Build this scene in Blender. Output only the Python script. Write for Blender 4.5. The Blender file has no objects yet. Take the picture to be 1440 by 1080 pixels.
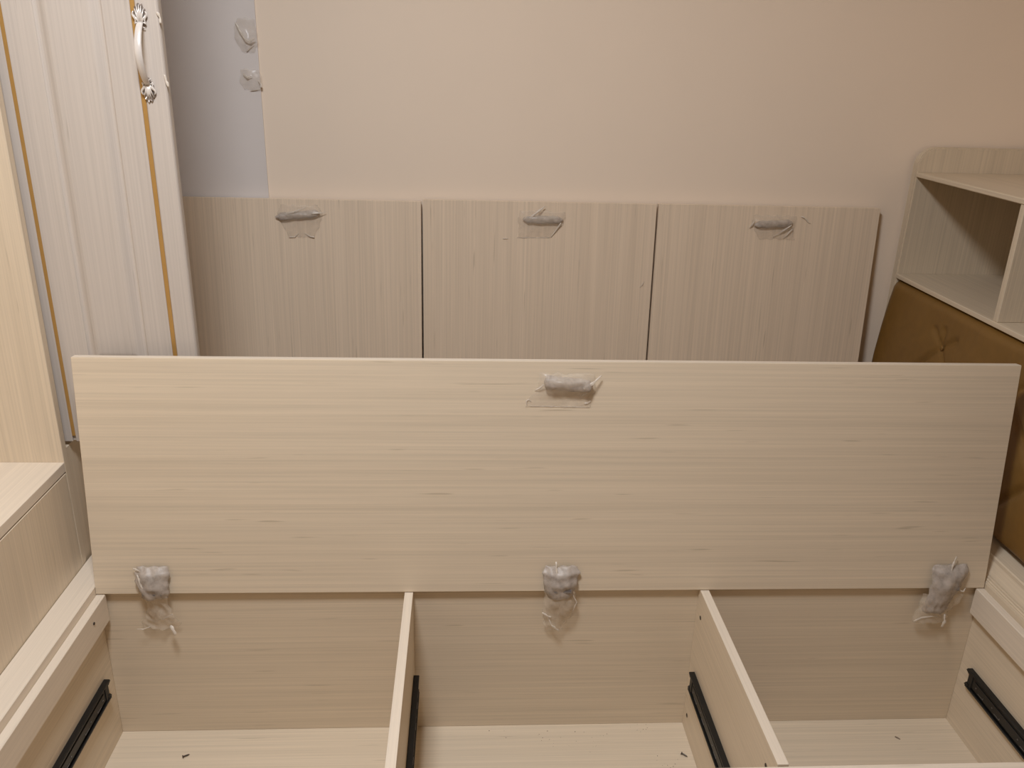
import bpy, bmesh, math, random
from mathutils import Matrix, Vector, noise

random.seed(7)
scene = bpy.context.scene
C = scene.collection

# ------------------------------------------------------------------ camera
CZ = 1.47                                   # lens height above the room floor
def cam_axes(p, yaw, roll):
    cp, sp = math.cos(p), math.sin(p)
    r = Vector((1, 0, 0)); d = Vector((0, -sp, -cp)); f = Vector((0, cp, -sp))
    Rz = Matrix(((math.cos(yaw), math.sin(yaw), 0), (-math.sin(yaw), math.cos(yaw), 0), (0, 0, 1)))
    r, d, f = Rz @ r, Rz @ d, Rz @ f
    c, s = math.cos(roll), math.sin(roll)
    return c * r - s * d, s * r + c * d, f
cr, cd, cf = cam_axes(0.366445, 0.062356, 0.029708)
cam_data = bpy.data.cameras.new('camera')
cam_data.sensor_width = 36.0
cam_data.lens = 36.0 * 1180.0 / 1440.0
cam_data.clip_start = 0.02
cam = bpy.data.objects.new('camera', cam_data)
cam.matrix_world = Matrix(((cr.x, -cd.x, -cf.x, 0), (cr.y, -cd.y, -cf.y, 0), (cr.z, -cd.z, -cf.z, CZ), (0, 0, 0, 1)))
C.objects.link(cam)
scene.camera = cam

# ------------------------------------------------------------------ world, lamp, exposure
world = bpy.data.worlds.new('world')
scene.world = world
world.use_nodes = True
world.node_tree.nodes['Background'].inputs[0].default_value = (1.0, 0.95, 0.9, 1)
world.node_tree.nodes['Background'].inputs[1].default_value = 0.02
ld = bpy.data.lights.new('ceiling_lamp', 'AREA')
ld.shape = 'DISK'; ld.size = 0.42; ld.energy = 38.5; ld.color = (0.955, 1.0, 1.07)
lamp = bpy.data.objects.new('ceiling_lamp', ld)
lamp.location = (-0.28, 0.60, 2.56)
C.objects.link(lamp)
scene.view_settings.view_transform = 'Standard'
scene.view_settings.look = 'None'
scene.view_settings.gamma = 1.0
scene.view_settings.use_curve_mapping = False
scene.view_settings.exposure = 0.0

# ------------------------------------------------------------------ materials
def new_mat(name):
    m = bpy.data.materials.new(name); m.use_nodes = True
    nt = m.node_tree
    return m, nt, nt.nodes['Principled BSDF']

def rgb(c):
    return (c[0], c[1], c[2], 1.0)

def plain(name, col, rough=0.5, metal=0.0, mott=0.0, mscale=30.0, bump=0.0):
    m, nt, b = new_mat(name)
    b.inputs['Roughness'].default_value = rough
    b.inputs['Metallic'].default_value = metal
    tc = nt.nodes.new('ShaderNodeTexCoord')
    n = nt.nodes.new('ShaderNodeTexNoise'); n.inputs['Scale'].default_value = mscale; n.inputs['Detail'].default_value = 4
    nt.links.new(tc.outputs['Object'], n.inputs['Vector'])
    mx = nt.nodes.new('ShaderNodeMix'); mx.data_type = 'RGBA'
    mx.inputs[6].default_value = rgb([max(0, v * (1 - mott)) for v in col]); mx.inputs[7].default_value = rgb([min(1, v * (1 + mott)) for v in col])
    nt.links.new(n.outputs['Fac'], mx.inputs[0]); nt.links.new(mx.outputs[2], b.inputs['Base Color'])
    if bump:
        bp = nt.nodes.new('ShaderNodeBump'); bp.inputs['Strength'].default_value = bump; bp.inputs['Distance'].default_value = 0.002
        nt.links.new(n.outputs['Fac'], bp.inputs['Height']); nt.links.new(bp.outputs['Normal'], b.inputs['Normal'])
    return m

def wood(name, axis, col=(0.72, 0.595, 0.44), contrast=1.0, rough=0.42):
    """pale brushed-grain laminate; axis is the local direction of the grain"""
    m, nt, b = new_mat(name)
    b.inputs['Roughness'].default_value = rough
    N = nt.nodes.new; L = nt.links.new
    tc = N('ShaderNodeTexCoord'); oi = N('ShaderNodeObjectInfo')
    off = N('ShaderNodeVectorMath'); off.operation = 'SCALE'; off.inputs[0].default_value = (7.3, 3.1, 5.7)
    L(oi.outputs['Random'], off.inputs['Scale'])
    add = N('ShaderNodeVectorMath'); add.operation = 'ADD'
    L(tc.outputs['Object'], add.inputs[0]); L(off.outputs[0], add.inputs[1])
    def streak(along, across, detail, rgh=0.55):
        mp = N('ShaderNodeMapping')
        sc = [across] * 3; sc[axis] = along
        mp.inputs['Scale'].default_value = sc
        L(add.outputs[0], mp.inputs['Vector'])
        t = N('ShaderNodeTexNoise'); t.inputs['Scale'].default_value = 1.0; t.inputs['Detail'].default_value = detail
        t.inputs['Roughness'].default_value = rgh
        L(mp.outputs[0], t.inputs['Vector'])
        return t.outputs['Fac']
    fine = streak(1.6, 230.0, 5, 0.65)
    broad = streak(0.35, 30.0, 3)
    dash = streak(7.0, 150.0, 1.5)
    def ramp(src, p0, p1, c0, c1):
        r = N('ShaderNodeValToRGB'); r.color_ramp.elements[0].position = p0; r.color_ramp.elements[1].position = p1
        r.color_ramp.elements[0].color = rgb(c0); r.color_ramp.elements[1].color = rgb(c1)
        L(src, r.inputs[0]); return r.outputs[0]
    k = contrast
    dark = [v * (1 - 0.11 * k) for v in col]; lite = [min(1, v * (1 + 0.06 * k)) for v in col]
    base = ramp(fine, 0.33, 0.68, dark, lite)
    br = ramp(broad, 0.3, 0.7, (1 - 0.045 * k, 1 - 0.05 * k, 1 - 0.055 * k), (1, 1, 1))
    da = ramp(dash, 0.70, 0.78, (1, 1, 1), (1 - 0.20 * k, 1 - 0.21 * k, 1 - 0.23 * k))
    def mul(a, c):
        x = N('ShaderNodeMix'); x.data_type = 'RGBA'; x.blend_type = 'MULTIPLY'; x.inputs[0].default_value = 1.0
        L(a, x.inputs[6]); L(c, x.inputs[7]); return x.outputs[2]
    L(mul(mul(base, br), da), b.inputs['Base Color'])
    bp = N('ShaderNodeBump'); bp.inputs['Strength'].default_value = 0.10; bp.inputs['Distance'].default_value = 0.0006
    L(fine, bp.inputs['Height']); L(bp.outputs['Normal'], b.inputs['Normal'])
    return m

WX = wood('pale_laminate_x', 0)
WY = wood('pale_laminate_y', 1)
WZ = wood('pale_laminate_z', 2)
WL = wood('lid_laminate', 2, (0.79, 0.635, 0.475))
WD = wood('door_laminate', 2, (0.58, 0.51, 0.445), 0.8)
WH = wood('headboard_laminate_y', 1, (0.68, 0.56, 0.41))
WHZ = wood('headboard_laminate_z', 2, (0.68, 0.56, 0.41))
EDGE = wood('edge_banding', 1, (0.76, 0.65, 0.52), 0.7)
EDGEX = wood('edge_banding_x', 0, (0.76, 0.65, 0.52), 0.7)
WALL = plain('wall_paint', (0.87, 0.72, 0.57), 0.85, 0, 0.03, 3.0, 0.05)
DARKW = plain('bounce_cutting_brown', (0.34, 0.24, 0.15), 0.8, 0, 0.05, 3.0)  # invented dark tone for the unseen front wall, lowers bounce light in the room
CEIL = plain('ceiling_paint', (0.72, 0.65, 0.55), 0.9, 0, 0.02, 3.0)
FLOORM = wood('floor_boards', 1, (0.42, 0.30, 0.20))
GOLD = plain('gold_inlay', (0.50, 0.285, 0.085), 0.38, 0.35, 0.08, 40)
SHEET = plain('pale_grey_film', (0.72, 0.655, 0.61), 0.5, 0, 0.03, 12)
BLACK = plain('black_slide_steel', (0.005, 0.005, 0.005), 0.42, 0.0, 0.2, 60)
STEEL = plain('worn_steel', (0.30, 0.29, 0.30), 0.35, 0.8, 0.3, 200)
SCREW = plain('dark_screw_steel', (0.10, 0.085, 0.075), 0.4, 0.7, 0.3, 300)
HOLE = plain('dark_hole', (0.05, 0.035, 0.022), 0.8)
LEATHER = plain('tan_leather', (0.19, 0.095, 0.018), 0.48, 0, 0.12, 45, 0.25)
PEWTER = plain('antique_white_metal', (0.72, 0.66, 0.60), 0.28, 0.15, 0.05, 50)
PATINA = plain('ornate_end_patina', (0.36, 0.30, 0.26), 0.34, 0.5, 0.75, 260)
DUST = plain('wood_dust', (0.25, 0.19, 0.14), 0.9, 0, 0.4, 300)

def film(name, col, alpha, rough=0.35):
    m, nt, b = new_mat(name)
    b.inputs['Roughness'].default_value = rough
    tc = nt.nodes.new('ShaderNodeTexCoord')
    n = nt.nodes.new('ShaderNodeTexNoise'); n.inputs['Scale'].default_value = 70; n.inputs['Detail'].default_value = 5
    nt.links.new(tc.outputs['Object'], n.inputs['Vector'])
    mr = nt.nodes.new('ShaderNodeMapRange')
    mr.inputs['From Min'].default_value = 0.3; mr.inputs['From Max'].default_value = 0.7
    mr.inputs['To Min'].default_value = alpha * 0.6; mr.inputs['To Max'].default_value = min(1, alpha * 1.35)
    nt.links.new(n.outputs['Fac'], mr.inputs[0]); nt.links.new(mr.outputs[0], b.inputs['Alpha'])
    b.inputs['Base Color'].default_value = rgb(col)
    return m
FOAM = film('grey_foam_wrap', (0.56, 0.48, 0.41), 0.66, 0.45)
TAPE = film('clear_tape', (0.78, 0.68, 0.56), 0.13, 0.22)
TAIL = film('clear_film_tail', (0.76, 0.65, 0.52), 0.27, 0.22)
WISP = film('tape_fold', (0.82, 0.73, 0.62), 0.70, 0.3)

# ------------------------------------------------------------------ mesh helpers
def box(bm, x0, x1, y0, y1, z0, z1, bev=0.0008):
    vs = [bm.verts.new(p) for p in ((x0, y0, z0), (x1, y0, z0), (x1, y1, z0), (x0, y1, z0), (x0, y0, z1), (x1, y0, z1), (x1, y1, z1), (x0, y1, z1))]
    fs = [bm.faces.new([vs[i] for i in q]) for q in ((3, 2, 1, 0), (4, 5, 6, 7), (0, 1, 5, 4), (1, 2, 6, 5), (2, 3, 7, 6), (3, 0, 4, 7))]
    if bev:
        es = list({e for f in fs for e in f.edges})
        bmesh.ops.bevel(bm, geom=es, offset=bev, segments=1, affect='EDGES')

def prism(bm, pts, axis, a, b):
    """polygon pts extruded along axis from a to b; pts fill the other two axes in order"""
    def P(p, t):
        l = list(p); l.insert(axis, t); return l
    A = [bm.verts.new(P(p, a)) for p in pts]; B = [bm.verts.new(P(p, b)) for p in pts]
    n = len(pts)
    bm.faces.new(A); bm.faces.new(B[::-1])
    for i in range(n):
        j = (i + 1) % n
        bm.faces.new((A[j], A[i], B[i], B[j]))

def tube(bm, pts, radii, seg=10, flat=1.0, up=(0, 0, 1)):
    """swept tube; flat squashes the cross-section along `up`"""
    rings = []
    n = len(pts); up = Vector(up)
    for i, p in enumerate(pts):
        p = Vector(p)
        t = (Vector(pts[min(i + 1, n - 1)]) - Vector(pts[max(i - 1, 0)])).normalized()
        s = t.cross(up)
        if s.length < 1e-4: s = t.cross(Vector((1, 0, 0)))
        s.normalize(); u = s.cross(t).normalized()
        r = radii[i]
        rings.append([bm.verts.new(p + s * (r * math.cos(2 * math.pi * k / seg)) + u * (r * flat * math.sin(2 * math.pi * k / seg))) for k in range(seg)])
    for a, b in zip(rings, rings[1:]):
        for k in range(seg):
            bm.faces.new((a[k], a[(k + 1) % seg], b[(k + 1) % seg], b[k]))
    bm.faces.new(rings[0][::-1]); bm.faces.new(rings[-1])

def obj(name, bm, mat, parent=None, smooth=False, label=None):
    bmesh.ops.recalc_face_normals(bm, faces=bm.faces)
    me = bpy.data.meshes.new(name); bm.to_mesh(me); bm.free()
    me.materials.append(mat)
    if smooth:
        for p in me.polygons: p.use_smooth = True
    o = bpy.data.objects.new(name, me); C.objects.link(o)
    if parent: o.parent = parent
    if label: o['label'] = label
    return o

def boxobj(name, dims, mat, parent=None, bev=0.0008, label=None):
    bm = bmesh.new(); box(bm, *dims, bev=bev)
    return obj(name, bm, mat, parent, label=label)

def tag(o, label, cat, group=None, kind=None):
    o['label'] = label; o['category'] = cat
    if group: o['group'] = group
    if kind: o['kind'] = kind
    return o

def thing(name, label, cat, loc=(0, 0, 0), rot=(0, 0, 0), group=None):
    o = bpy.data.objects.new(name, None); o.empty_display_size = 0.05
    o.location = loc; o.rotation_euler = rot; C.objects.link(o)
    return tag(o, label, cat, group)

def shift(bm, v):
    bmesh.ops.translate(bm, vec=Vector(v), verts=bm.verts)

class Local:
    """boxes given in room coordinates, parented to a thing whose base stands at `base`"""
    def __init__(self, root): self.r = root; self.b = root.location.copy()
    def box(self, name, dims, mat, bev=0.0008, label=None, parent=None):
        bm = bmesh.new(); box(bm, *dims, bev=bev); shift(bm, -self.b)
        return obj(name, bm, mat, parent or self.r, label=label)
    def mesh(self, name, bm, mat, smooth=False, label=None, parent=None):
        shift(bm, -self.b)
        return obj(name, bm, mat, parent or self.r, smooth, label)

def struct(name, dims, mat):
    o = boxobj(name, dims, mat, bev=0); o['kind'] = 'structure'; return o

# ------------------------------------------------------------------ room shell
RW = 1.605                                   # face of the wall behind the headboard
YW = 2.315                                   # face of the back wall
struct('floor', (-1.5, 1.70, -2.6, YW + 0.1, -0.1, 0.0), FLOORM)
struct('ceiling', (-1.5, 1.70, -2.6, YW + 0.1, 2.6, 2.7), CEIL)
struct('wall_back', (-1.5, 1.70, YW, YW + 0.1, 0.0, 2.6), WALL)
struct('wall_left', (-1.5, -1.40, -2.5, YW, 0.0, 2.6), WALL)
struct('wall_right', (RW, 1.70, -2.5, YW, 0.0, 2.6), WALL)
struct('wall_front', (-1.5, 1.70, -2.6, -2.5, 0.0, 2.6), DARKW)

# ------------------------------------------------------------------ bed frame
RIM = 0.42
bed = thing('storage_bed', 'pale laminate storage bed frame with three open drawer bays and black slides', 'bed', (0.19, 1.65, 0.0))
B = Local(bed)
B.box('bottom_panel', (-0.753, 1.146, 1.0, 2.22, 0.032, 0.05), WX)
B.box('side_panel', (-0.771, -0.753, 1.0, 2.31, 0.0, RIM - 0.02), WY)
B.box('side_panel', (1.146, 1.164, 1.0, 2.31, 0.0, RIM), WY)
B.box('side_rail', (-0.8095, -0.753, 1.0, 2.31, RIM - 0.02, RIM + 0.018), EDGE, label='wide flat white rail on the wardrobe side')
# moulded rail on the headboard side: beads, a slope, and a raised lip
bm = bmesh.new()
prof = [(1.146, RIM - 0.0), (1.146, 0.432), (1.1475, 0.436), (1.1495, 0.4362), (1.1500, 0.4395), (1.1525, 0.4405), (1.1530, 0.4445), (1.1555, 0.4455), (1.1562, 0.4485),
        (1.1700, 0.4725), (1.1712, 0.4790), (1.1745, 0.4815), (1.1775, 0.4790), (1.180, 0.4790), (1.225, 0.4835), (1.225, RIM)]
prism(bm, prof, 1, 1.0, 2.215)
B.mesh('side_rail', bm, WH, label='moulded rail below the headboard cushion')
for sx, x0 in ((-1, -0.753), (1, 1.128)):
    cl = B.box('cleat', (x0, x0 + 0.018, 1.0, 1.505, RIM - 0.065, RIM), EDGE, bev=0.0015)
    xf = x0 + 0.0185 if sx < 0 else x0 - 0.0005
    for yy in ((1.437,) if sx < 0 else ()):
        bm = bmesh.new()
        tube(bm, [(xf - 0.001, yy, RIM - 0.0235), (xf + 0.001, yy, RIM - 0.0235)], [0.003, 0.003], 8)
        B.mesh('screw', bm, HOLE, parent=cl)
B.box('partition', (-0.753, 1.146, 1.512, 1.530, 0.05, RIM - 0.005), WX, label='horizontal-grained panel behind the drawer bays')
B.box('front_rail', (-0.753, 1.146, 0.998, 1.0185, RIM - 0.06, RIM), EDGEX)
B.box('rear_rail', (-0.753, 1.146, 2.220, 2.310, RIM - 0.12, RIM), WX)
B.box('rear_panel', (-0.753, 1.146, 2.292, 2.310, 0.0, RIM - 0.12), WX)
for x0, x1 in ((-0.1195, -0.1020), (0.5130, 0.5315)):
    d = B.box('divider', (x0, x1, 1.0215, 1.512, 0.05, RIM), WY)
    B.box('edge_strip', (x0, x1, 1.0217, 1.511, RIM, RIM + 0.0008), EDGE, bev=0.0003, parent=d)
    for yy, zz in ((1.479, 0.366), (1.485, 0.096), (1.062, 0.377)):
        bm = bmesh.new()
        tube(bm, [(x0 - 0.0006, yy, zz), (x0 + 0.003, yy, zz)], [0.0048, 0.0048], 8)
        B.mesh('bolt_hole', bm, HOLE, parent=d)
for xx in (0.20,):
    B.box('rear_divider', (xx, xx + 0.018, 1.530, 2.220, 0.05, RIM - 0.02), WY)

def drawer_slide(xf, s):
    """xf: face it is screwed to, s: side it sticks out to"""
    y0, y1, zt, zb = 1.02, 1.462, 0.2300, 0.1850
    def X(a, b): return (min(xf + s * a, xf + s * b), max(xf + s * a, xf + s * b))
    bm = bmesh.new()
    a, b = X(0.0, 0.0016); box(bm, a, b, y0, y1, zb + 0.001, zt - 0.001, bev=0)
    for z0, z1, yy in ((zt - 0.005, zt, y1 + 0.010), (zb, zb + 0.005, y1 + 0.006)):
        a, b = X(0.0, 0.0125); box(bm, a, b, y0, yy, z0, z1, bev=0.0012)
    a, b = X(0.0016, 0.0105); box(bm, a, b, y1 - 0.012, y1 + 0.003, zb + 0.002, zt - 0.003, bev=0.001)
    # torn rear tabs
    a, b = X(0.002, 0.0115)
    prism(bm, [(y1 + 0.010, zt - 0.002), (y1 + 0.013, zt - 0.006), (y1 + 0.002, zt - 0.010), (y1 - 0.004, zt - 0.004)], 0, a, b)
    prism(bm, [(y1 - 0.004, zb + 0.010), (y1 + 0.004, zb + 0.012), (y1 + 0.010, zb + 0.003), (y1 - 0.004, zb + 0.002)], 0, a, b)
    ch = B.mesh('drawer_slide', bm, BLACK, label='black steel drawer slide')
    bm = bmesh.new()
    a, b = X(0.0016, 0.0085); box(bm, a, b, y0, y1 - 0.006, zb + 0.008, zt - 0.008, bev=0.001)
    a, b = X(0.0085, 0.0105); box(bm, a, b, y0, y1 - 0.02, zb + 0.013, zt - 0.013, bev=0.0008)
    B.mesh('inner_rail', bm, BLACK, parent=ch)
    bm = bmesh.new()
    a, b = X(0.0105, 0.0112)
    for yy in (1.42, 1.36, 1.27, 1.20, 1.10):
        box(bm, a, b, yy - 0.016, yy + 0.002, zb + 0.0150, zb + 0.0160, bev=0)
        box(bm, a, b, yy - 0.017, yy - 0.016, zb + 0.0150, zb + 0.0195, bev=0)
        box(bm, a, b, yy + 0.010, yy + 0.0135, zb + 0.0215, zb + 0.0232, bev=0)
    B.mesh('embossed_mark', bm, STEEL, parent=ch)['kind'] = 'stuff'
drawer_slide(-0.753, 1); drawer_slide(-0.102, 1); drawer_slide(0.513, -1); drawer_slide(1.146, -1)

# ------------------------------------------------------------------ crumpled wrapping helpers (local y = 0 is the lid face, -y towards the room)
def sheet(rows, nu=15, nv=20, amp=0.002, seed=0.0, freq=45.0):
    """rows: (x_centre, z, half_width, out, arch) down the sheet"""
    bm = bmesh.new(); grid = []
    for j in range(nv + 1):
        t = j / nv * (len(rows) - 1); i = min(int(t), len(rows) - 2); f = t - i
        r = [a + (b - a) * f for a, b in zip(rows[i], rows[i + 1])]
        line = []
        for k in range(nu + 1):
            u = -1 + 2 * k / nu
            x = r[0] + u * r[2]; z = r[1]
            nz = noise.noise(Vector((x * freq + seed, z * freq * 0.7, seed)))
            rg = 1 - abs(noise.noise(Vector((x * freq * 1.3 + z * 25, z * freq * 0.8 + seed * 2, 3.0))))
            y = -(r[3] + r[4] * (1 - u * u) + amp * (nz + 0.9 * rg * rg))
            x += 0.0055 * noise.noise(Vector((z * 75, seed + (9 if u > 0 else 0), 1.0))) * u * u
            z += 0.0050 * noise.noise(Vector((x * 70, seed + 4, 2.0))) * (1 if j in (0, nv) else 0)
            line.append(bm.verts.new((x, y, z)))
        grid.append(line)
    for a, b in zip(grid, grid[1:]):
        for k in range(nu):
            bm.faces.new((a[k], a[k + 1], b[k + 1], b[k]))
    return bm

def thick(o, t=0.0006):
    md = o.modifiers.new('thickness', 'SOLIDIFY'); md.thickness = t; md.offset = 0
    return o

def roll(p0, p1, r, seed, ends=(1.0, 1.0), squash=0.75, n=26, seg=16):
    """crinkled roll of foam between two points of the lid face (x, z)"""
    bm = bmesh.new(); rings = []
    for i in range(n + 1):
        t = i / n
        x = p0[0] + (p1[0] - p0[0]) * t; z = p0[1] + (p1[1] - p0[1]) * t
        e = min(1.0, (t * 9) ** 0.5 * ends[0] if t < 0.11 else 1.0, ((1 - t) * 9) ** 0.5 * ends[1] if t > 0.89 else 1.0)
        e = max(e, 0.12)
        ring = []
        for k in range(seg):
            a = 2 * math.pi * k / seg
            q = noise.noise(Vector((x * 55 + seed, math.cos(a) * 1.6, math.sin(a) * 1.6 + seed)))
            q += 0.5 * noise.noise(Vector((x * 150 + seed, math.cos(a) * 3, math.sin(a) * 3)))
            rr = r * e * (1 + 0.20 * q)
            ring.append(bm.verts.new((x, -r * squash * 0.9 + rr * squash * math.sin(a), z + rr * math.cos(a))))
        rings.append(ring)
    for a, b in zip(rings, rings[1:]):
        for k in range(seg):
            bm.faces.new((a[k], a[(k + 1) % seg], b[(k + 1) % seg], b[k]))
    bm.faces.new(rings[0][::-1]); bm.faces.new(rings[-1])
    return bm

def wisps(lines, parent, name='tape_fold', off=(0, 0, 0)):
    """pinched folds of tape, one object each: (points (x, out, z), r0, r1)"""
    for pts, r0, r1 in lines:
        n = len(pts); bm = bmesh.new(); m = 4
        P, R = [], []
        for i in range((n - 1) * m + 1):
            t = i / m; k = min(int(t), n - 2); f = t - k
            p = [a + (b - a) * f for a, b in zip(pts[k], pts[k + 1])]
            q = noise.noise(Vector((p[0] * 120, p[2] * 120, 7.0)))
            P.append((p[0] + 0.0012 * q, -p[1] * 0.85, p[2] + 0.0010 * q))
            e = i / ((n - 1) * m)
            R.append((r0 + (r1 - r0) * e) * (0.75 + 0.9 * q) * (0.35 + 0.65 * math.sin(math.pi * (0.12 + 0.80 * e))) + 0.0003)
        tube(bm, P, R, 7, 0.30, (0, -1, 0))
        shift(bm, off)
        obj(name, bm, WISP, parent, True)

# ------------------------------------------------------------------ three lids against the wall
LEAN = math.atan(0.052 / 0.692)
def bed_lid(x0, x1, ztop, label):
    xc = (x0 + x1) / 2
    root = thing('bed_lid', label, 'lid', (xc, 2.234, RIM + 0.0015), (-LEAN, 0, 0), 'square bed lids leaning on the back wall')
    h = (ztop + CZ - RIM) / math.cos(LEAN)
    boxobj('panel', (x0 - xc, x1 - xc, 0.0, 0.018, 0.0, h), WL, root, 0.0007)
    return root, xc, h
def zl(z): return (z + CZ - RIM - 0.0015) / math.cos(LEAN)    # height on the lid face from the lens level

# left lid
r, xc, h = bed_lid(-0.748, -0.1165, -0.3580, 'square lid leaning on the wall beside the wardrobe door, leftmost of three')
p = obj('wrapped_handle', roll((-0.503 - xc, zl(-0.404)), (-0.385 - xc, zl(-0.392)), 0.0100, 1.3, (0.7, 1.0)), FOAM, r, True, 'handle wrapped in crumpled foam and clear tape')
thick(obj('tape', sheet([(-0.440 - xc, zl(-0.372), 0.050, 0.0006, 0.004), (-0.438 - xc, zl(-0.395), 0.060, 0.003, 0.020), (-0.437 - xc, zl(-0.418), 0.052, 0.001, 0.010), (-0.437 - xc, zl(-0.456), 0.034, 0.0008, 0.001)], seed=2.1), TAPE, p, True))
wisps([([(-0.480 - xc, 0.012, zl(-0.396)), (-0.450 - xc, 0.021, zl(-0.388)), (-0.420 - xc, 0.018, zl(-0.376))], 0.0035, 0.0012),
                        ([(-0.405 - xc, 0.020, zl(-0.392)), (-0.385 - xc, 0.018, zl(-0.390)), (-0.368 - xc, 0.010, zl(-0.388))], 0.0045, 0.0018),
                        ([(-0.470 - xc, 0.003, zl(-0.457)), (-0.455 - xc, 0.004, zl(-0.456)), (-0.444 - xc, 0.002, zl(-0.446))], 0.0022, 0.0010),
                        ([(-0.403 - xc, 0.005, zl(-0.456)), (-0.415 - xc, 0.005, zl(-0.453)), (-0.428 - xc, 0.002, zl(-0.446))], 0.0030, 0.0012)], p)
# middle lid
r, xc, h = bed_lid(-0.1115, 0.5245, -0.3525, 'square lid leaning on the wall between two others, middle of three')
p = obj('wrapped_handle', roll((0.158 - xc, zl(-0.398)), (0.268 - xc, zl(-0.398)), 0.0100, 5.2, (0.8, 0.8)), FOAM, r, True, 'handle wrapped in crumpled foam and clear tape')
thick(obj('tape', sheet([(0.210 - xc, zl(-0.375), 0.062, 0.0006, 0.003), (0.210 - xc, zl(-0.393), 0.064, 0.002, 0.018), (0.205 - xc, zl(-0.418), 0.058, 0.001, 0.009), (0.190 - xc, zl(-0.447), 0.045, 0.0008, 0.0)], seed=5.5), TAPE, p, True))
wisps([([(0.178 - xc, 0.016, zl(-0.392)), (0.195 - xc, 0.020, zl(-0.378)), (0.216 - xc, 0.012, zl(-0.362))], 0.0045, 0.0025),
                        ([(0.262 - xc, 0.012, zl(-0.405)), (0.250 - xc, 0.006, zl(-0.425)), (0.236 - xc, 0.002, zl(-0.446))], 0.0022, 0.0012),
                        ([(0.106 - xc, 0.002, zl(-0.451)), (0.112 - xc, 0.003, zl(-0.450)), (0.119 - xc, 0.002, zl(-0.451))], 0.0020, 0.0010),
                        ([(0.145 - xc, 0.001, zl(-0.448)), (0.190 - xc, 0.001, zl(-0.447)), (0.234 - xc, 0.001, zl(-0.447))], 0.0009, 0.0009),
                        ([(0.492 - xc, 0.001, zl(-0.580)), (0.498 - xc, 0.005, zl(-0.571)), (0.503 - xc, 0.002, zl(-0.562))], 0.0012, 0.0008)], p)
# right lid
r, xc, h = bed_lid(0.5295, 1.1505, -0.3515, 'square lid leaning on the wall beside the headboard, rightmost of three')
p = obj('wrapped_handle', roll((0.797 - xc, zl(-0.401)), (0.905 - xc, zl(-0.395)), 0.0100, 8.8, (0.9, 0.9)), FOAM, r, True, 'handle wrapped in crumpled foam and clear tape')
thick(obj('tape', sheet([(0.855 - xc, zl(-0.375), 0.062, 0.0006, 0.003), (0.853 - xc, zl(-0.392), 0.062, 0.002, 0.018), (0.856 - xc, zl(-0.416), 0.055, 0.001, 0.008), (0.866 - xc, zl(-0.440), 0.050, 0.0008, 0.0)], seed=9.1), TAPE, p, True))
wisps([([(0.900 - xc, 0.015, zl(-0.400)), (0.880 - xc, 0.010, zl(-0.415)), (0.855 - xc, 0.003, zl(-0.434))], 0.0035, 0.0015),
                        ([(0.905 - xc, 0.010, zl(-0.410)), (0.895 - xc, 0.006, zl(-0.425)), (0.885 - xc, 0.002, zl(-0.438))], 0.0026, 0.0012),
                        ([(0.797 - xc, 0.010, zl(-0.390)), (0.792 - xc, 0.010, zl(-0.398)), (0.785 - xc, 0.005, zl(-0.410))], 0.0030, 0.0015),
                        ([(0.928 - xc, 0.002, zl(-0.376)), (0.933 - xc, 0.005, zl(-0.378)), (0.940 - xc, 0.004, zl(-0.382)), (0.950 - xc, 0.003, zl(-0.392)), (0.957 - xc, 0.002, zl(-0.394))], 0.0022, 0.0010)], p)

# ------------------------------------------------------------------ long lid standing on the bed
TILT = math.atan(0.063 / 0.497)
BX, BY, BZ = 0.1955, 1.500, RIM + 0.0024
long_lid = thing('long_bed_lid', 'long horizontal-grained lid board standing upright across the open drawer bays', 'lid', (BX, BY, BZ), (-TILT, 0, 0))
BL = 0.499
boxobj('panel', (-0.948, 0.948, 0.0, 0.018, 0.0, BL), WX, long_lid, 0.0007)
boxobj('edge_strip', (-0.947, 0.947, 0.0006, 0.0174, BL, BL + 0.0008), EDGEX, long_lid, 0.0003)
def bl(z): return (z + CZ - BZ) / math.cos(TILT)
p = obj('wrapped_handle', roll((0.160 - BX, bl(-0.592)), (0.258 - BX, bl(-0.600)), 0.0135, 12.4, (1.6, 1.2), 0.8), FOAM, long_lid, True, 'handle wrapped in grey foam and clear tape')
thick(obj('tape', sheet([(0.208 - BX, bl(-0.575), 0.055, 0.0006, 0.004), (0.207 - BX, bl(-0.590), 0.056, 0.004, 0.022), (0.205 - BX, bl(-0.613), 0.060, 0.001, 0.012), (0.193 - BX, bl(-0.630), 0.064, 0.0008, 0.001), (0.191 - BX, bl(-0.644), 0.066, 0.0006, 0.0)], seed=13.0), TAPE, p, True))
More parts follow.
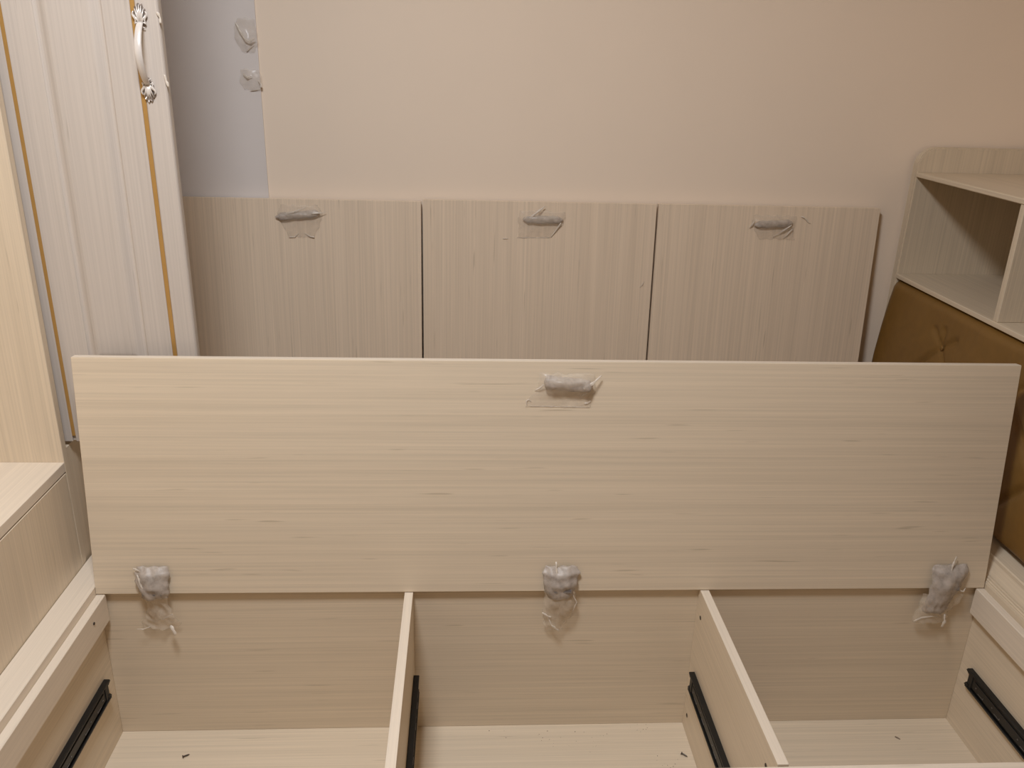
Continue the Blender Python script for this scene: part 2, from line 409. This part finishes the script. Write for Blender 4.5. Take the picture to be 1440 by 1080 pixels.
wisps([([(0.238 - BX, 0.022, bl(-0.603)), (0.256 - BX, 0.020, bl(-0.593)), (0.274 - BX, 0.012, bl(-0.578))], 0.0050, 0.0022),
                        ([(0.160 - BX, 0.010, bl(-0.598)), (0.152 - BX, 0.006, bl(-0.606)), (0.143 - BX, 0.002, bl(-0.611))], 0.0040, 0.0010),
                        ([(0.252 - BX, 0.014, bl(-0.606)), (0.247 - BX, 0.008, bl(-0.614)), (0.238 - BX, 0.003, bl(-0.621))], 0.0030, 0.0012),
                        ([(0.128 - BX, 0.002, bl(-0.640)), (0.126 - BX, 0.003, bl(-0.633)), (0.131 - BX, 0.003, bl(-0.629)), (0.137 - BX, 0.002, bl(-0.634))], 0.0013, 0.0010),
                        ([(0.243 - BX, 0.002, bl(-0.638)), (0.250 - BX, 0.003, bl(-0.636)), (0.256 - BX, 0.003, bl(-0.632))], 0.0020, 0.0010),
                        ([(0.134 - BX, 0.001, bl(-0.6435)), (0.190 - BX, 0.001, bl(-0.6440)), (0.255 - BX, 0.001, bl(-0.6455))], 0.0008, 0.0008)], p)

def wrapped_hinge(rows, tail, folds, seed, body):
    bm = bmesh.new()
    x0, x1, z0, z1 = body
    box(bm, x0, x1, -0.012, 0.0, z0, z1, bev=0.003)
    tube(bm, [(x0 + 0.004, -0.013, z0 + 0.003), (x1 - 0.004, -0.013, z0 + 0.003)], [0.006, 0.006], 10)
    hg = obj('wrapped_hinge', bm, STEEL, long_lid, False, 'steel hinge wrapped in crumpled clear film')
    thick(obj('foam_wrap', sheet(rows, 18, 18, 0.0045, seed, 60), FOAM, hg, True))
    thick(obj('film_tail', sheet(tail, 18, 22, 0.0060, seed + 3, 42), TAIL, hg, True))
    wisps(folds, hg)
def hz(z): return z + CZ - BZ
# left hinge: cam x -0.67..-0.60
x = -0.634 - BX
wrapped_hinge([(x, 0.064, 0.030, 0.001, 0.002), (x + 0.002, 0.050, 0.035, 0.006, 0.012), (x + 0.002, 0.020, 0.031, 0.008, 0.014), (x + 0.004, -0.006, 0.026, 0.004, 0.010)],
              [(x + 0.002, 0.000, 0.025, 0.004, 0.006), (x + 0.006, -0.030, 0.022, -0.004, 0.004), (x + 0.006, -0.050, 0.030, -0.010, 0.004), (x + 0.004, -0.072, 0.040, -0.015, 0.006), (x + 0.002, -0.086, 0.038, -0.015, 0.004)],
              [([(x - 0.036, 0.010, 0.062), (x - 0.028, 0.014, 0.060), (x - 0.020, 0.012, 0.054)], 0.0035, 0.0015),
               ([(x - 0.026, 0.016, 0.050), (x - 0.018, 0.022, 0.025), (x - 0.012, 0.016, 0.004)], 0.0035, 0.0030),
               ([(x - 0.044, -0.004, -0.082), (x - 0.032, -0.003, -0.083), (x - 0.018, -0.006, -0.079)], 0.0018, 0.0010),
               ([(x + 0.010, -0.002, -0.060), (x + 0.024, 0.001, -0.052), (x + 0.034, 0.000, -0.046)], 0.0015, 0.0020),
               ([(x + 0.026, -0.001, -0.074), (x + 0.033, 0.004, -0.082), (x + 0.037, 0.004, -0.094)], 0.0055, 0.0040)], 21.0, (x - 0.022, x + 0.024, 0.004, 0.046))
x = 0.209 - BX
wrapped_hinge([(x, 0.060, 0.034, 0.001, 0.002), (x, 0.046, 0.038, 0.006, 0.012), (x - 0.001, 0.020, 0.036, 0.008, 0.014), (x - 0.002, -0.012, 0.024, 0.004, 0.008)],
              [(x - 0.001, 0.005, 0.033, 0.004, 0.006), (x, -0.030, 0.034, -0.002, 0.010), (x - 0.002, -0.055, 0.032, -0.008, 0.008), (x - 0.008, -0.080, 0.026, -0.014, 0.006), (x - 0.010, -0.098, 0.016, -0.016, 0.002)],
              [([(x - 0.012, 0.012, 0.072), (x - 0.010, 0.018, 0.050), (x - 0.004, 0.020, 0.028)], 0.0022, 0.0026),
               ([(x + 0.016, 0.018, 0.010), (x + 0.022, 0.018, 0.016), (x + 0.028, 0.014, 0.022)], 0.0030, 0.0018),
               ([(x + 0.026, 0.008, -0.004), (x + 0.036, 0.006, -0.024), (x + 0.028, 0.002, -0.050)], 0.0014, 0.0012),
               ([(x - 0.036, 0.001, -0.050), (x - 0.026, 0.003, -0.056), (x - 0.018, 0.002, -0.062)], 0.0050, 0.0022),
               ([(x - 0.022, -0.003, -0.066), (x - 0.014, 0.000, -0.082), (x + 0.002, -0.004, -0.097)], 0.0022, 0.0030)], 33.0, (x - 0.028, x + 0.026, 0.004, 0.044))
x = 1.050 - BX
wrapped_hinge([(x + 0.006, 0.058, 0.038, 0.001, 0.002), (x + 0.006, 0.044, 0.040, 0.006, 0.012), (x + 0.002, 0.018, 0.035, 0.008, 0.014), (x - 0.008, -0.020, 0.030, 0.004, 0.010), (x - 0.014, -0.056, 0.026, -0.002, 0.008)],
              [(x, -0.010, 0.045, 0.004, 0.004), (x - 0.006, -0.040, 0.042, -0.004, 0.006), (x - 0.014, -0.062, 0.038, -0.008, 0.008), (x - 0.018, -0.085, 0.035, -0.012, 0.006)],
              [([(x + 0.014, 0.010, 0.078), (x + 0.006, 0.016, 0.062), (x + 0.002, 0.020, 0.040)], 0.0020, 0.0028),
               ([(x - 0.054, -0.001, -0.080), (x - 0.040, 0.003, -0.070), (x - 0.018, 0.004, -0.066), (x - 0.004, 0.002, -0.068)], 0.0028, 0.0016),
               ([(x + 0.010, 0.006, -0.060), (x + 0.012, 0.008, -0.076), (x + 0.008, 0.005, -0.092)], 0.0025, 0.0038),
               ([(x + 0.030, 0.012, 0.000), (x + 0.040, 0.014, -0.002), (x + 0.045, 0.012, 0.006)], 0.0022, 0.0018)], 47.0, (x - 0.022, x + 0.030, 0.004, 0.042))

# ------------------------------------------------------------------ loose bits in the drawer bays
def loose_screw(x, y, rz, label):
    bm = bmesh.new()
    tube(bm, [(-0.0075, 0, 0), (-0.0073, 0, 0), (-0.0055, 0, 0)], [0.0032, 0.0035, 0.0018], 10)
    pts = []; rad = []
    for i in range(15):
        pts.append((-0.0055 + 0.0009 * i, 0, 0)); rad.append((0.0018 if i % 2 else 0.0012) * (1 if i < 12 else 0.6))
    tube(bm, pts, rad, 8)
    o = obj('wood_screw', bm, SCREW, None, True)
    o.location = (x, y, 0.0533); o.rotation_euler = (0, 0.12, rz)
    tag(o, label, 'screw', 'loose screws in the drawer bays')
loose_screw(0.4935, 1.412, math.radians(-38), 'dark loose screw on the middle bay floor beside the right divider')
loose_screw(-0.591, 1.436, math.radians(35), 'dark loose screw lying on the left bay floor')
bm = bmesh.new()
prism(bm, [(-0.006, -0.0012), (-0.002, -0.0022), (0.005, -0.0008), (0.0062, 0.0008), (0.0, 0.0018), (-0.005, 0.0010)], 2, 0.0, 0.0016)
chip = obj('wood_chip', bm, DUST); chip.location = (0.9983, 1.4527, 0.0501); chip.rotation_euler = (0, 0, math.radians(-50))
tag(chip, 'tiny dark chip lying on the right bay floor', 'chip')
bm = bmesh.new()
for i in range(60):
    if i < 46:
        cx, cy = random.choice([(0.10, 1.49), (0.17, 1.485), (0.30, 1.48), (0.29, 1.45), (0.42, 1.49), (0.45, 1.395), (0.22, 1.46)])
        px, py = random.gauss(cx, 0.018), min(1.508, random.gauss(cy, 0.012))
    else:
        px, py = random.gauss(1.10, 0.02), random.gauss(1.33, 0.015)
    s = random.uniform(0.0005, 0.0013)
    if not (-0.09 < px < 0.50 or 0.55 < px < 1.13): continue
    q = [bm.verts.new((px + s * random.uniform(0.6, 1.6) * math.cos(a), py + s * random.uniform(0.6, 1.4) * math.sin(a), 0.0501)) for a in (0, 1.5, 3.1, 4.6)]
    t = bm.verts.new((px, py, 0.0501 + s))
    bm.faces.new(q[::-1])
    for k in range(4): bm.faces.new((q[k], q[(k + 1) % 4], t))
tag(obj('sawdust', bm, DUST), 'sparse brown sawdust crumbs scattered on the bay floors', 'sawdust', kind='stuff')

# ------------------------------------------------------------------ open shelf cabinet at the left
XF = -0.811
shelf = thing('open_shelf_cabinet', 'pale open niche cabinet with bright shelf at the left edge, before the wardrobe', 'cabinet', (-1.1, 1.1, 0.0))
S = Local(shelf)
ZS = CZ - 0.788
S.box('side_panel', (-1.39, XF, 1.585, 1.603, 0.0, 2.30), WZ)
S.box('side_panel', (-1.39, XF, 0.30, 0.318, 0.0, 2.30), WZ)
S.box('shelf', (-1.37, XF, 0.318, 1.585, ZS - 0.021, ZS), EDGE, 0.0008, 'bright flat shelf above the drawer front')
S.box('drawer_front', (XF - 0.018, XF + 0.0005, 0.321, 1.5825, 0.02, ZS - 0.0235), WZ)
S.box('back_panel', (-1.39, -1.37, 0.318, 1.585, 0.0, 2.28), WZ)
S.box('top_panel', (-1.39, XF, 0.30, 1.603, 2.30, 2.32), WY)
S.box('bottom_panel', (-1.37, XF - 0.02, 0.318, 1.585, 0.0, 0.018), WY)

# ------------------------------------------------------------------ wardrobe with one narrow door swung out towards the room
wr = thing('wardrobe', 'tall pale wardrobe with a gold-inlaid door swung open, in the back left corner', 'wardrobe', (-1.1, 1.95, 0.0))
Wd = Local(wr)
ZD = CZ - 0.757
Wd.box('side_panel', (-1.39, -0.832, 1.607, 1.625, 0.0, 2.34), WZ)
Wd.box('side_panel', (-1.39, -0.832, 2.292, 2.310, 0.0, 2.34), WZ)
Wd.box('back_panel', (-1.39, -1.375, 1.625, 2.292, 0.0, 2.34), WZ)
Wd.box('top_panel', (-1.39, -0.832, 1.607, 2.310, 2.34, 2.36), WY)
Wd.box('base_front', (-0.834, -0.816, 1.607, 2.310, 0.0, ZD - 0.010), WZ, 0.0012)
Wd.box('bottom_shelf', (-1.375, -0.834, 1.625, 2.292, ZD - 0.028, ZD - 0.010), WY)
Wd.box('fixed_front', (-0.830, -0.812, 1.915, 2.310, ZD, 2.34), WD, 0.001)
# the door stands at a right angle to the wardrobe front: its outer face looks towards -y
DX0, DX1, DY = -0.8205, -0.5328, 1.6200
DH = 2.32 - ZD
bm = bmesh.new()
g1, g2 = (-0.8040, -0.7968), (-0.5800, -0.5722)
PL, PR, PB, PT = -0.7440, -0.6280, ZD + 0.170, 2.32 - 0.18
z0, z1 = ZD, 2.32
def slab(a, b, y0, y1, c, d, bev): box(bm, a, b, DY + y0, DY + y1, c, d, bev=bev)
slab(DX0, DX1, 0.0055, 0.020, z0, z1, 0.001)                                 # core
slab(DX0, g1[0], 0.0, 0.0056, z0, z1, 0.0006)
slab(g2[1], DX1, 0.0, 0.0056, z0, z1, 0.0022)
slab(g1[1], PL, 0.0, 0.0056, z0, z1, 0.0006); slab(PR, g2[0], 0.0, 0.0056, z0, z1, 0.0006)
slab(PL, PR, 0.0, 0.0056, z0, PB, 0.0006); slab(PL, PR, 0.0, 0.0056, PT, z1, 0.0006)
door = Wd.mesh('door', bm, WD, label='cream grained door leaf with moulded panel, swung open')
for a, b in (g1, g2):
    Wd.box('gold_strip', (a, b, DY + 0.0012, DY + 0.0056, z0 + 0.012, z1), GOLD, 0.0003, 'thin gold inlay line', door)
# raised centre panel: sunken channel, ogee bevel, flat field
bm = bmesh.new()
steps = [(0.0, 0.0012), (0.003, 0.0032), (0.006, 0.0036), (0.010, 0.0024), (0.016, -0.0006), (0.021, -0.0022), (0.025, -0.0026)]
loops = []
for d, y in steps:
    loops.append([bm.verts.new(q) for q in ((PL + d, DY + y, PB + d), (PR - d, DY + y, PB + d), (PR - d, DY + y, PT - d), (PL + d, DY + y, PT - d))])
for a, b in zip(loops, loops[1:]):
    for k in range(4):
        bm.faces.new((a[k], a[(k + 1) % 4], b[(k + 1) % 4], b[k]))
bm.faces.new(loops[-1])
back = [bm.verts.new((v.co.x, DY + 0.0056, v.co.z)) for v in loops[0]]
for k in range(4): bm.faces.new((loops[0][k], back[k], back[(k + 1) % 4], loops[0][(k + 1) % 4]))
bm.faces.new(back[::-1])
Wd.mesh('moulded_panel', bm, WD, parent=door)
# ornate bow handle, centred on (HS, zc)
HS = -0.5640; zc = CZ - 0.0045
bm = bmesh.new()
pts, rad = [], []
for i in range(33):
    t = -1 + 2 * i / 32
    o_ = 0.005 + 0.026 * max(0, math.cos(t * math.pi / 2)) ** 0.75
    pts.append((HS, DY - o_, zc + t * 0.050)); rad.append(0.0054 + 0.0012 * (1 - t * t))
tube(bm, pts, rad, 16, 0.5, (0, -1, 0))
Wd.mesh('bow_handle', bm, PEWTER, True, 'white bow handle with ornate leaf-shaped ends', door)
for sgn in (-1, 1):
    zq = zc + sgn * 0.040
    # leaf plate: scalloped outline, raised rim, dark sunken field
    bm = bmesh.new()
    ring, ring2, ring3 = [], [], []
    n = 60
    for k in range(n):
        a = 2 * math.pi * k / n
        ca, sa = math.cos(a), math.sin(a)
        sc = 1 + 0.09 * math.cos(11 * a) * (0.4 + 0.6 * max(0, sa)) 
        wdt = 0.0104 * (1.0 + 0.10 * math.sin(2.2 * sa)) * (1 - 0.38 * max(0, -sa) ** 1.5)
        px, pz = wdt * sc * ca, 0.0215 * sc * sa
        def V(f, y): return bm.verts.new((HS + px * f, DY - y, zq + sgn * (0.0195 + pz * f)))
        ring.append(V(1.0, -0.0004)); ring2.append(V(0.93, 0.0036)); ring3.append(V(0.72, 0.0016))
    for k in range(n):
        j = (k + 1) % n
        bm.faces.new((ring[k], ring[j], ring2[j], ring2[k])); bm.faces.new((ring2[k], ring2[j], ring3[j], ring3[k]))
    bm.faces.new(ring3); bm.faces.new(ring[::-1])
    Wd.mesh('leaf_plate', bm, PATINA, parent=door)
    # petals, scrolls and side curls on the plate form one cast ornament
    bm = bmesh.new()
    for a in (-1.30, -0.80, -0.38, 0.0, 0.38, 0.80, 1.30):
        P = [(HS + 0.0018 * math.sin(a), DY - 0.0040, zq + sgn * 0.0085), (HS + 0.0060 * math.sin(a), DY - 0.0056, zq + sgn * (0.013 + 0.012 * math.cos(a))), (HS + 0.0105 * math.sin(a), DY - 0.0036, zq + sgn * (0.017 + 0.0220 * math.cos(a)))]
        tube(bm, P, [0.0014, 0.0016, 0.0007], 8, 0.7, (0, -1, 0))
    for q in (-1, 1):
        P = [(HS + q * (0.0060 + 0.0034 * math.cos(w)), DY - 0.0045, zq + sgn * (0.0060 + 0.0042 * math.sin(w))) for w in [0.4 + 0.6 * i for i in range(9)]]
        tube(bm, P, [0.0014 - 0.00007 * i for i in range(9)], 7, 0.8, (0, -1, 0))
        P = [(HS + q * (0.0098 - 0.0022 * math.sin(0.9 * i)), DY - 0.0042, zq + sgn * (0.0090 + 0.0028 * i)) for i in range(8)]
        tube(bm, P, [0.0008 + 0.0009 * math.sin(0.45 * i) for i in range(8)], 7, 0.8, (0, -1, 0))
    Wd.mesh('leaf_ornament', bm, PEWTER, True, parent=door)
# scraps of tape on the door's free edge
wisps([([(DX1 - 0.002, 0.002, zc + 0.068), (DX1 + 0.003, 0.001, zc + 0.060), (DX1 + 0.002, 0.001, zc + 0.050)], 0.0036, 0.0046),
       ([(DX1 - 0.001, 0.002, zc - 0.034), (DX1 + 0.001, 0.001, zc - 0.045), (DX1 + 0.004, 0.002, zc - 0.054)], 0.0026, 0.0044)], door, 'tape_scrap', Vector((0, DY, 0)) - wr.location)

# ------------------------------------------------------------------ grey sheet taped to the wall
ws = thing('wall_sheet', 'flat pale grey sheet taped to the wall behind the open wardrobe door', 'sheet', (-0.66, YW, 0.78))
W2 = Local(ws)
W2.box('panel', (-0.805, -0.5235, YW - 0.0045, YW - 0.0003, 0.78, 2.30), SHEET, 0.0004)
def wall_tape(cx, cz, rows, folds, seed):
    bm = sheet(rows, 14, 16, 0.0022, seed, 60)
    shift(bm, (cx, YW - 0.0045, cz))
    p = W2.mesh('tape', bm, TAPE, True, 'crumpled clear tape over the edge'); thick(p)
    wisps(folds, p, 'tape_fold', Vector((cx, YW - 0.0045, cz)) - ws.location)
wall_tape(-0.555, CZ + 0.045, [(0.008, 0.038, 0.020, 0.001, 0.004), (0.004, 0.010, 0.028, 0.002, 0.008), (0.008, -0.015, 0.028, 0.004, 0.010), (0.008, -0.040, 0.016, 0.001, 0.004)],
          [([(-0.018, 0.006, 0.028), (-0.008, 0.010, 0.008), (0.004, 0.012, -0.012)], 0.0022, 0.0035),
           ([(0.004, 0.012, -0.012), (0.016, 0.014, -0.016), (0.030, 0.018, -0.006)], 0.0050, 0.0040),
           ([(0.004, 0.004, -0.040), (0.014, 0.006, -0.030), (0.024, 0.006, -0.022)], 0.0012, 0.0012)], 61.0)
wall_tape(-0.550, CZ - 0.058, [(0.004, 0.022, 0.022, 0.001, 0.003), (0.004, 0.004, 0.027, 0.003, 0.008), (0.004, -0.012, 0.028, 0.003, 0.006), (0.008, -0.028, 0.022, 0.001, 0.002)],
          [([(-0.014, 0.006, 0.010), (-0.004, 0.010, 0.002), (0.008, 0.009, 0.006)], 0.0030, 0.0018),
           ([(0.000, 0.003, -0.030), (0.014, 0.004, -0.028), (0.026, 0.005, -0.024)], 0.0012, 0.0010),
           ([(0.022, 0.006, -0.005), (0.030, 0.010, -0.012), (0.029, 0.010, -0.022)], 0.0022, 0.0032)], 77.0)

# ------------------------------------------------------------------ headboard with cubbies and cushion
hb = thing('headboard_cabinet', 'headboard cabinet with open cubbies above a tan quilted leather cushion', 'headboard', (1.35, 1.65, 0.0))
H = Local(hb)
HX = 1.228
ZT, ZB = CZ - 0.250, CZ - 0.531
def side_profile():
    r = 0.050; top = CZ - 0.1840
    pts = [(HX, 0.0), (HX, top - r)]
    for i in range(1, 9):
        a = math.pi / 2 * i / 8
        pts.append((HX + r - r * math.cos(a), top - r + r * math.sin(a)))
    return pts + [(1.600, top), (1.600, 0.0)]
for y0, y1 in ((2.279, 2.306), (1.0, 1.027)):
    bm = bmesh.new(); prism(bm, side_profile(), 1, y0, y1)
    bmesh.ops.recalc_face_normals(bm, faces=bm.faces)
    bmesh.ops.bevel(bm, geom=[e for e in bm.edges if len(e.link_faces) == 2 and e.calc_face_angle(0) > 1.0], offset=0.004, segments=2, affect='EDGES')
    H.mesh('side_panel', bm, WHZ, label='side panel rising above the top with a rounded corner')
H.box('top_shelf', (HX, 1.600, 1.027, 2.279, ZT - 0.0125, ZT), WH, 0.0018)
H.box('bottom_shelf', (HX - 0.001, 1.600, 1.027, 2.279, ZB - 0.0125, ZB), WH, 0.0015)
for y0, y1 in ((1.799, 1.816), (1.395, 1.412)):
    H.box('divider', (HX + 0.002, 1.588, y0, y1, ZB, ZT - 0.0125), WHZ, 0.0012)
H.box('back_panel', (1.588, 1.600, 1.027, 2.279, ZB, ZT - 0.0125), WHZ)
H.box('lower_panel', (1.262, 1.280, 1.027, 2.279, 0.0, ZB - 0.0125), WHZ)

# tufted cushion: front surface as a height field over (y, z)
nodes = [(1.96 + 0.30 * k, CZ - 0.648) for k in range(-4, 3)] + [(1.81 + 0.30 * k, CZ - 0.797) for k in range(-3, 3)]
nodes = [n for n in nodes if 1.10 < n[0] < 2.20]
segs = []
for (ya, za) in nodes:
    for (yb, zb) in nodes:
        if za > zb and abs(abs(ya - yb) - 0.15) < 0.01: segs.append(((ya, za), (yb, zb)))
for (ya, za) in nodes:
    up_ = za > CZ - 0.7
    for s in (-1, 1): segs.append(((ya, za), (ya + s * (0.05 if up_ else 0.11), za + (0.035 if up_ else -0.12))))
    if up_: segs.append(((ya, za), (ya + 0.01, za + 0.045)))
def seg_d(p, a, b):
    ax, ay = a; bx, by = b; dx, dy = bx - ax, by - ay
    t = max(0, min(1, ((p[0] - ax) * dx + (p[1] - ay) * dy) / (dx * dx + dy * dy)))
    return math.hypot(p[0] - ax - t * dx, p[1] - ay - t * dy), t
cy0, cy1, cz0, cz1 = 1.020, 2.290, 0.4865, ZB - 0.0135
bm = bmesh.new(); grid = []
NY, NZ = 190, 70
for j in range(NZ + 1):
    v = j / NZ; z = cz0 + (cz1 - cz0) * v; row = []
    for i in range(NY + 1):
        u = i / NY; y = cy0 + (cy1 - cy0) * u
        ez = min(v, 1 - v) * (cz1 - cz0); ey = min(u, 1 - u) * (cy1 - cy0)
        def rnd(e, r): return math.sqrt(max(0, 1 - (1 - min(e, r) / r) ** 2))
        base = 1.199 + (1.222 - 1.199) * v ** 1.3          # lean towards the shelf
        puff = 0.020 * math.sin(math.pi * v) ** 0.7
        x = base - puff * (0.55 + 0.45 * rnd(ey, 0.16))
        edge = rnd(ez, 0.022) * rnd(ey, 0.045)
        x = 1.262 + (x - 1.262) * (0.12 + 0.88 * edge)
        cre = 0.0
        for a, b in segs:
            if abs(y - a[0]) > 0.25: continue
            d, t = seg_d((y, z), a, b)
            cre = max(cre, 0.0085 * math.exp(-(d / 0.007) ** 2) + 0.006 * math.exp(-(d / 0.045) ** 2))
        for (yn, zn) in nodes:
            d = math.hypot(y - yn, z - zn)
            cre = max(cre, 0.010 * math.exp(-(d / 0.012) ** 2) + 0.009 * math.exp(-(d / 0.06) ** 2))
        x += cre * edge
        x += 0.0012 * noise.noise(Vector((y * 18, z * 18, 0)))
        row.append(bm.verts.new((x, y, z)))
    grid.append(row)
for a, b in zip(grid, grid[1:]):
    for k in range(NY): bm.faces.new((a[k], a[k + 1], b[k + 1], b[k]))
rim = [bm.verts.new((1.262, cy0, cz0)), bm.verts.new((1.262, cy1, cz0)), bm.verts.new((1.262, cy1, cz1)), bm.verts.new((1.262, cy0, cz1))]
bm.faces.new(rim)
cush = H.mesh('cushion', bm, LEATHER, True, 'tan quilted leather back cushion')
for (yn, zn) in nodes:
    bm = bmesh.new()
    bmesh.ops.create_uvsphere(bm, u_segments=10, v_segments=6, radius=0.007, matrix=Matrix.Translation((1.211, yn, zn)) @ Matrix.Diagonal((0.35, 1, 1, 1)))
    H.mesh('tuft_button', bm, LEATHER, True, parent=cush)
